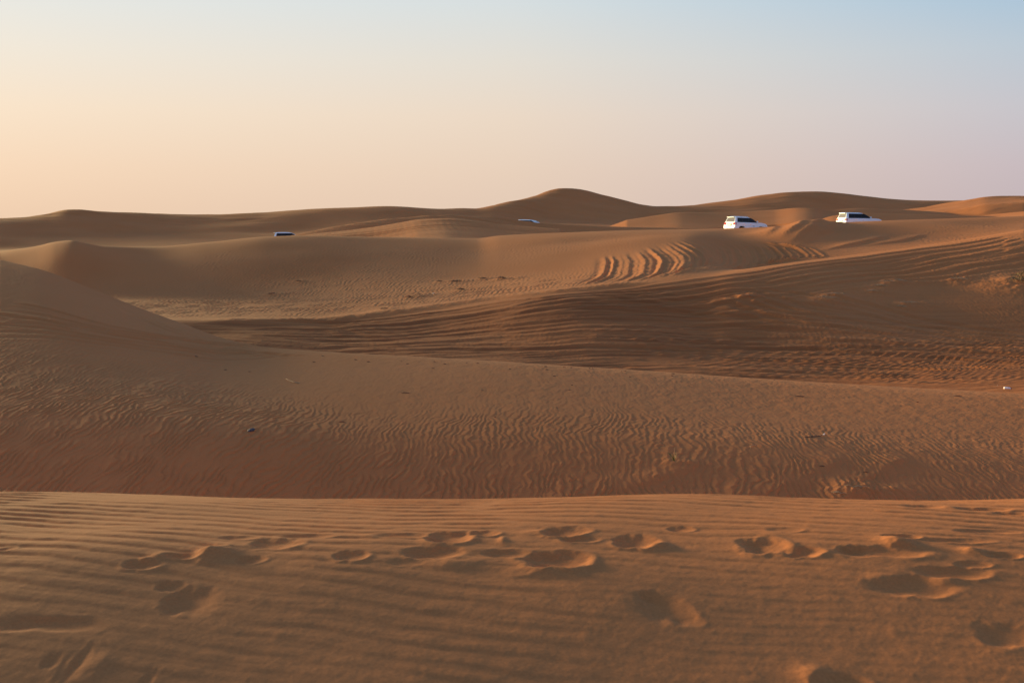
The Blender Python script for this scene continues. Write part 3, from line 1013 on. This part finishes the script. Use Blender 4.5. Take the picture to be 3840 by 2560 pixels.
    # glass front and rear
    def pane(name, zs, xs, ws, m, out):
        A = [(xs[0], -ws[0], zs[0]), (xs[0], ws[0], zs[0]), (xs[1], ws[1], zs[1]), (xs[1], -ws[1], zs[1])]
        return link(name, prism([(x - out * 0.03, y, z) for x, y, z in A], [(x + out * 0.014, y, z) for x, y, z in A]), m, root)
    pane('windscreen', (1.29, 1.75), (1.045, 0.23), (0.68, 0.58), M_WS, 1)
    rw = pane('rear_window', (1.32, 1.76), (-2.325, -2.15), (0.70, 0.58), M_RGLASS, -1)
    link('wiper', box(-2.36, 0.12, 1.345, 0.03, 0.42, 0.025), M_BLACK, rw)
    link('spoiler', box(-2.20, 0, 1.835, 0.28, 1.18, 0.05, bev=0.018), M_PAINT, root)
    pl = link('number_plate', box(-2.465, 0, 0.93, 0.03, 0.50, 0.17), M_PLATE, root)
    link('plate_frame', box(-2.456, 0, 0.935, 0.03, 0.60, 0.24), M_BLACK, pl)
    link('tailgate_trim', box(-2.435, 0, 1.075, 0.05, 0.86, 0.045, bev=0.01), M_CHROME, root)
    link('rear_bumper', box(-2.44, 0, 0.62, 0.16, 1.86, 0.22, bev=0.05), M_PAINT, root)
    link('grille', box(2.43, 0, 0.93, 0.06, 0.92, 0.18, bev=0.02), M_CHROME, root)
    link('front_bumper', box(2.42, 0, 0.62, 0.16, 1.80, 0.24, bev=0.05), M_PAINT, root)
    link('underbody', box(0, 0, 0.42, 4.0, 1.5, 0.22), M_BLACK, root)
    if antenna:
        link('roof_antenna', box(-1.90, -0.35, 1.93, 0.10, 0.03, 0.07, bev=0.01), M_BLACK, root)
    else:
        link('door_lettering', box(0.34, -0.977, 0.86, 0.30, 0.012, 0.035), M_BLACK, root)
    return root

GRP = 'white off-road cars among the dunes'
def place_car(o, X, d, roofY, yaw, pitch, roll, label):
    x = (X - 1920) / F * d
    z = (HY - roofY) / F * d - 1.90
    o.location = (x, d, z)
    o.rotation_euler = Euler((math.radians(roll), math.radians(pitch), math.radians(yaw)), 'XYZ')
    tag(o, label, 'car', GRP)
    print('car ground gap', round(z - zat(x, d), 3))
car = make_car(True, False)
place_car(car, 2796, 123.0, 814, 29, 1.5, 0, 'white off-road car with roof rails and its rear wheel arch showing above the dune crest')
car2 = make_car(False, True)
place_car(car2, 3222, 123.0, 798, 17, 0.6, 0, 'white off-road car without roof rails, half hidden by the crest, nearest the right edge')
car3 = copy_tree(car2)
place_car(car3, 1092, 146.0, 871, 14, 0.0, 0, 'white car showing only roof, rear pillar and dark side window, farthest left')
car4 = copy_tree(car2)
place_car(car4, 2000, 150.0, 825.0, -34, 1.5, -4, 'white car showing only roof and windscreen behind the rounded dune in the middle')

# ------------------------------------------------------------------ litter, twigs and plants
M_STRAW = noisy('straw', (0.50, 0.36, 0.20), (0.36, 0.24, 0.12), 40, 0.8)
M_DTWIG = noisy('dark_twig', (0.09, 0.06, 0.045), (0.16, 0.10, 0.065), 40, 0.9)
M_GREY = noisy('grey_stone', (0.045, 0.05, 0.06), (0.09, 0.09, 0.10), 60, 0.8, bump=0.4)
M_GREEN = noisy('green_blade', (0.055, 0.12, 0.02), (0.09, 0.15, 0.035), 30, 0.6)
M_OLIVE = noisy('olive_leaf', (0.06, 0.058, 0.026), (0.12, 0.095, 0.042), 30, 0.7)
M_BOTTLE = mat('bottle_plastic', (0.78, 0.80, 0.83), 0.25, coat=0.3)
M_CAP = mat('bottle_cap', (0.03, 0.04, 0.08), 0.4)
M_PAPER = noisy('paper', (0.80, 0.78, 0.72), (0.7, 0.68, 0.62), 20, 0.7)

# plastic bottle in the hollow, right
p = ground_at(3778, 1459, 26)
root = bpy.data.objects.new('plastic_bottle', None)
COL.objects.link(root)
root.location = p
root.rotation_euler = (0, 0, math.radians(-32))
tag(root, 'white plastic bottle lying on the sand near the right edge', 'bottle')
root.scale = (0.9, 0.9, 0.9)
bm = bmesh.new()
prof = [(-0.105, 0.012), (-0.10, 0.030), (-0.06, 0.033), (-0.02, 0.031), (0.02, 0.033), (0.055, 0.031), (0.08, 0.018), (0.095, 0.0135)]
tube(bm, [(x * 1.15, 0, 0.034) for x, r in prof], [r * 1.15 for x, r in prof], 14)
link('bottle_shell', bm, M_BOTTLE, root, True)
link('bottle_cap', tube(bmesh.new(), [(0.109, 0, 0.034), (0.134, 0, 0.034)], 0.017, 12), M_CAP, root)

def scrap(X, Y, s, label, seed, ymin=7.0):
    r = random.Random(seed)
    p = ground_at(X, Y, ymin)
    bm = bmesh.new()
    n = 6
    V = [[bm.verts.new(((i / (n - 1) - 0.5) * s * (0.8 + 0.3 * r.random()), (j / (n - 1) - 0.5) * s * 0.7, 0.25 * s * (r.random() + 0.4 * math.sin(i * 1.3 + j)) + 0.02 * s))
          for j in range(n)] for i in range(n)]
    for i in range(n - 1):
        for j in range(n - 1):
            bm.faces.new((V[i][j], V[i + 1][j], V[i + 1][j + 1], V[i][j + 1]))
    bmesh.ops.solidify(bm, geom=bm.faces[:], thickness=0.03 * s)
    o = link('paper_scrap', bm, M_PAPER)
    o.location = p
    o.rotation_euler.z = r.random() * 3
    return tag(o, label, 'litter')
scrap(3741, 1446, 0.035, 'tiny white scrap on the sand just left of the plastic bottle', 1, 26)
scrap(1625, 1101, 0.16, 'small white scrap of litter low on the face of the long dune', 2)

def twig(pts, rad, m, name, label, cat, group=None, base_px=None):
    bm = bmesh.new()
    tube(bm, pts, rad, 6)
    o = link(name, bm, m, None, True)
    o.location = base_px
    return tag(o, label, cat, group)

# straw twig lying on the second dune (upper left), its thin end lifted
a, b = ground_at(1072, 1428), ground_at(1122, 1438)
d = b - a
twig([(0, 0, 0.045), (d.x * 0.25, d.y * 0.25, 0.022), (d.x * 0.55, d.y * 0.55, 0.012), (d.x, d.y, d.z + 0.01)], [0.004, 0.006, 0.009, 0.011],
     M_STRAW, 'dry_twig', 'pale bowed twig with a lifted thin end, on the second dune at the left', 'twig', None, a)
# long twig with a pale tip
a, b = ground_at(3022, 1640), ground_at(3094, 1634)
d = b - a
t_root = bpy.data.objects.new('dry_twig', None)
COL.objects.link(t_root)
t_root.location = a
tag(t_root, 'long dark half-buried twig with a pale tip, on the rippled dune at the right', 'twig')
link('stem', tube(bmesh.new(), [(-0.02, 0, 0.004), (d.x * 0.3, d.y * 0.3, d.z * 0.3 + 0.008), (d.x * 0.7, d.y * 0.7, d.z * 0.7 + 0.006), (d.x * 0.9, d.y * 0.9, d.z * 0.9 + 0.018)], [0.004, 0.008, 0.007, 0.005]), M_DTWIG, t_root, True)
link('pale_tip', tube(bmesh.new(), [(d.x * 0.88, d.y * 0.88, d.z * 0.88 + 0.018), (d.x * 0.95, d.y * 0.95, d.z + 0.026), (d.x * 1.0, d.y, d.z + 0.042)], [0.006, 0.010, 0.003]), M_PAPER, t_root, True)
# curled pale stalk
a, b = ground_at(2815, 1680), ground_at(2842, 1672)
d = b - a
twig([(0, 0, 0.004), (d.x * 0.1 - 0.01, 0.05, 0.02), (d.x * 0.5, d.y * 0.5 + 0.06, 0.022), (d.x * 0.85, d.y * 0.9, d.z + 0.018), (d.x, d.y, d.z + 0.006)], [0.003, 0.0035, 0.004, 0.005, 0.006],
     M_STRAW, 'dry_stalk', 'thin pale curled stalk on the rippled dune left of the long dark twig', 'stalk', None, a)
# small straw crossing near the lower left
a = ground_at(446, 1822)
twig([(-0.03, 0, 0.006), (0, 0.01, 0.02), (0.03, 0.03, 0.012)], [0.002, 0.003, 0.002], M_STRAW, 'dry_straw', 'tiny pale straw among the dark ripples near the foreground crest at the left', 'straw', None, a)
# dark flat stone
a = ground_at(942, 1615)
bm = bmesh.new()
bmesh.ops.create_icosphere(bm, subdivisions=3, radius=1.0)
r_ = random.Random(4)
for v in bm.verts:
    k = 1 + 0.12 * math.sin(5 * v.co.x + 2) * math.cos(4 * v.co.y) + 0.05 * (r_.random() - 0.5)
    v.co = Vector((v.co.x * 0.055 * k, v.co.y * 0.042 * k, v.co.z * 0.02 * k + 0.013))
o = link('dark_stone', bm, M_GREY, None, True)
o.location = a
o.rotation_euler = (math.radians(14), math.radians(-12), math.radians(20))
tag(o, 'small dark grey flat stone half sunk in the rippled dune at the left', 'stone')
# other flat dark twigs lying about
for k, (X, Y, L, lab) in enumerate([
    (2998, 1487, 0.20, 'dark short twig high on the rippled dune, right of the middle'),
    (3592, 1486, 0.17, 'dark short twig just left of and below the plastic bottle'),
    (1520, 1474, 0.14, 'dark short twig high on the rippled dune, near the middle'),
    (1283, 1583, 0.10, 'dark short twig right of the dark grey stone')]):
    r_ = random.Random(20 + k)
    a = ground_at(X, Y)
    twig([(-L / 2, 0, 0.004), (-L / 6, 0.05 * L, 0.012), (L / 5, -0.04 * L, 0.01), (L / 2, 0.1 * L, 0.006)], [0.004, 0.008, 0.008, 0.004], M_DTWIG, 'dark_twig', lab, 'twig', None, a)

# fragments of driftwood strewn below the crest of the second dune
spots = [(1334, 1349), (1382, 1357), (1505, 1355), (1628, 1356), (1528, 1365), (1668, 1365), (1750, 1361), (1790, 1363), (1623, 1382), (1912, 1384), (2050, 1386), (2046, 1375),
         (2116, 1376), (2140, 1379), (2222, 1382), (2330, 1390), (2345, 1391), (2362, 1413), (2398, 1426), (2520, 1409), (2524, 1402), (2635, 1417), (2904, 1426), (2945, 1421),
         (3357, 1450), (3440, 1508), (1809, 1464), (2143, 1444), (2134, 1462), (2210, 1381), (2078, 1410), (2950, 1870), (3083, 1748), (3247, 1770), (736, 1337), (845, 1387), (935, 1394), (1178, 1358), (1210, 1335), (2086, 1529), (1856, 1563)]
proto = None
for k, (X, Y) in enumerate(spots):
    r_ = random.Random(100 + k)
    a = ground_at(X, Y)
    if proto is None:
        bm = bmesh.new()
        tube(bm, [(-0.06, 0, 0.0), (-0.02, 0.012, 0.012), (0.02, -0.006, 0.014), (0.06, 0.01, 0.004)], [0.006, 0.011, 0.010, 0.005], 6)
        tube(bm, [(0.0, 0.0, 0.012), (0.02, 0.02, 0.025), (0.03, 0.045, 0.03)], [0.006, 0.005, 0.003], 5)
        proto = link('wood_fragment', bm, M_DTWIG, None, True)
        o = proto
    else:
        o = copy_tree(proto)
    o.location = a
    o.rotation_euler = (0, 0, r_.uniform(-0.6, 0.6) + (math.pi if r_.random() < 0.5 else 0))
    sc_ = r_.uniform(0.3, 0.65)
    o.scale = (sc_, sc_, sc_)
    tag(o, 'tiny dark wood fragment on the sand of the second dune', 'wood fragment', 'wood fragments strewn on the second dune')

def blades(bm, n, rad, h, spread, seed, w=0.006, droop=0.5):
    r = random.Random(seed)
    for _ in range(n):
        a = r.uniform(0, 2 * math.pi)
        q = rad * math.sqrt(r.random())
        x, y = q * math.cos(a), q * math.sin(a)
        L = h * r.uniform(0.5, 1.15)
        lean = spread * r.uniform(0.1, 1.0)
        b = a + r.uniform(-0.8, 0.8)
        ww = w * r.uniform(0.6, 1.2)
        sx, sy = -math.sin(b) * ww, math.cos(b) * ww
        pts = []
        for k in range(4):
            s = k / 3
            hh = L * s * (1 - droop * lean * s * s)
            oo = lean * L * (s ** 1.6)
            pts.append((x + math.cos(b) * oo, y + math.sin(b) * oo, hh - 0.01))
        prev = None
        for k, (px, py, pz) in enumerate(pts):
            f = (1 - k / 3.0) * 0.85 + 0.15
            v = (bm.verts.new((px - sx * f, py - sy * f, pz)), bm.verts.new((px + sx * f, py + sy * f, pz)), bm.verts.new((px, py, pz + ww * f * 0.8)))
            if prev:
                for j in range(3):
                    bm.faces.new((prev[j], prev[(j + 1) % 3], v[(j + 1) % 3], v[j]))
            prev = v
        bm.faces.new(prev)
    return bm

# green grass shoot on its little bank
gx, gy, _ = CLUMP_XY[-1]
root = bpy.data.objects.new('grass_tuft', None)
COL.objects.link(root)
root.location = (gx, gy, zat(gx, gy))
tag(root, 'single small green grass tuft on the rippled dune, right of the middle', 'grass tuft')
link('blades', blades(bmesh.new(), 16, 0.012, 0.14, 0.32, 5, 0.0035), M_GREEN, root)
bm = bmesh.new()
tube(bm, [(0, 0, 0), (-0.02, 0, 0.05), (-0.05, -0.01, 0.09), (-0.085, -0.01, 0.105)], [0.004, 0.0038, 0.003, 0.0015], 5)
link('bent_blade', bm, M_GREEN, root, True)
bm = bmesh.new()
tube(bm, [(0, 0, 0), (0.003, 0, 0.10), (0.012, 0, 0.185)], [0.003, 0.0025, 0.001], 5)
link('dry_stem', bm, M_STRAW, root, True)

# dry tufts: one look each, told apart by where they grow
names = ['dark dry tuft alone on the rippled left half of the long dune', 'faint dry tuft above the lone dark tuft at the left of the long dune',
         'dry tuft lowest left in the row on the long dune', 'dry tuft second from the left, low in the row on the long dune', 'small dry tuft left of the largest tuft on the long dune',
         'largest dry tuft in the row on the face of the long dune', 'long low dry tuft below the largest one on the long dune', 'small dry tuft between the largest and the darkest on the long dune',
         'darkest dry tuft, rightmost in the row on the long dune', 'dry tuft on the bank at the foot of the long dune',
         'sand-choked dry tuft at the head of the crossing ruts on the side dune', 'dry tuft up and right of the crossing ruts on the side dune', 'dry tuft highest on the rippled side dune, left of the lone mound',
         'small dry tuft beside the highest tuft on the side dune', 'dry tuft on a lone mound near the shrub at the right', 'dry tuft on the low mound at the left of the crossing ruts',
         'dry tuft in the middle of the rippled side dune', 'small dry tuft below the middle one on the side dune', 'dry tuft lowest right of the crossing ruts', 'small dry tuft beside the lowest one right of the crossing ruts',
         None, 'half buried straw clump by the foreground crest at the right', 'smaller straw clump left of the half buried one at the foreground crest']
for k, (cx, cy, s) in enumerate(CLUMP_XY[:-1]):
    if names[k] is None:
        continue
    root = bpy.data.objects.new('dry_tuft', None)
    COL.objects.link(root)
    root.location = (cx, cy, zat(cx, cy) - 0.01)
    near = cy < 20
    tag(root, names[k], 'dry tuft', 'dry tufts growing from the sand')
    big = 10 <= k < 20
    h = (0.085 if near else 0.08 if big else 0.17) * s
    bm = blades(bmesh.new(), 14 if near else 20, (0.22 if near else 0.26) * s, h * 1.1, 1.0, 40 + k, 0.004 if near else 0.012, 0.8)
    link('straws', bm, M_STRAW if (near or big) else M_OLIVE, root)['kind'] = 'stuff'
    bm = bmesh.new()
    r_ = random.Random(70 + k)
    for _ in range(5 if near else 4):
        a = r_.uniform(0, 6.28)
        q = (0.2 if near else 0.28) * s * r_.random()
        x, y = q * math.cos(a), q * math.sin(a)
        L = (0.16 if near else 0.26) * s
        b = r_.uniform(-0.5, 0.5)
        tube(bm, [(x - L * math.cos(b), y - L * math.sin(b), 0.005), (x, y, 0.03 * s + h * 0.4 * r_.random()), (x + L * math.cos(b), y + L * math.sin(b), 0.0)],
             [0.003 if near else 0.008, 0.005 if near else 0.014, 0.003 if near else 0.006], 5)
    link('dead_stems', bm, M_STRAW if near or big else M_DTWIG, root)

# shrub cut by the right edge
cx, cy, s = CLUMP_XY[20]
cx += 0.42
root = bpy.data.objects.new('desert_shrub', None)
COL.objects.link(root)
root.location = (cx, cy, zat(cx, cy) - 0.05)
tag(root, 'low dark olive shrub on a sandy mound at the right edge', 'shrub')
bm = bmesh.new()
r_ = random.Random(9)
for _ in range(46):
    a = r_.uniform(0, 6.28)
    el = r_.uniform(0.15, 1.2)
    L = r_.uniform(0.25, 0.75)
    p1 = Vector((math.cos(a) * math.cos(el), math.sin(a) * math.cos(el), math.sin(el) * 0.8)) * L
    tube(bm, [(0.2 * p1.x, 0.2 * p1.y, 0), (p1.x * 0.6, p1.y * 0.6, p1.z * 0.7), tuple(p1)], [0.012, 0.009, 0.004], 5)
link('branches', bm, M_DTWIG, root)
bm = bmesh.new()
for _ in range(900):
    a = r_.uniform(0, 6.28)
    el = r_.uniform(0.0, 1.35)
    L = r_.uniform(0.28, 0.78) ** 0.8
    c = Vector((math.cos(a) * math.cos(el) * L * 1.15, math.sin(a) * math.cos(el) * L, math.sin(el) * L * 0.62 + 0.04))
    dv = Vector((r_.gauss(0, 1), r_.gauss(0, 1), r_.gauss(0.5, 1))).normalized() * r_.uniform(0.04, 0.09)
    sv = dv.cross(Vector((r_.random(), r_.random(), r_.random()))).normalized() * 0.012
    v = [bm.verts.new(c - sv), bm.verts.new(c + sv), bm.verts.new(c + dv)]
    bm.faces.new(v)
lf = link('foliage', bm, M_OLIVE, root)
lf['kind'] = 'stuff'
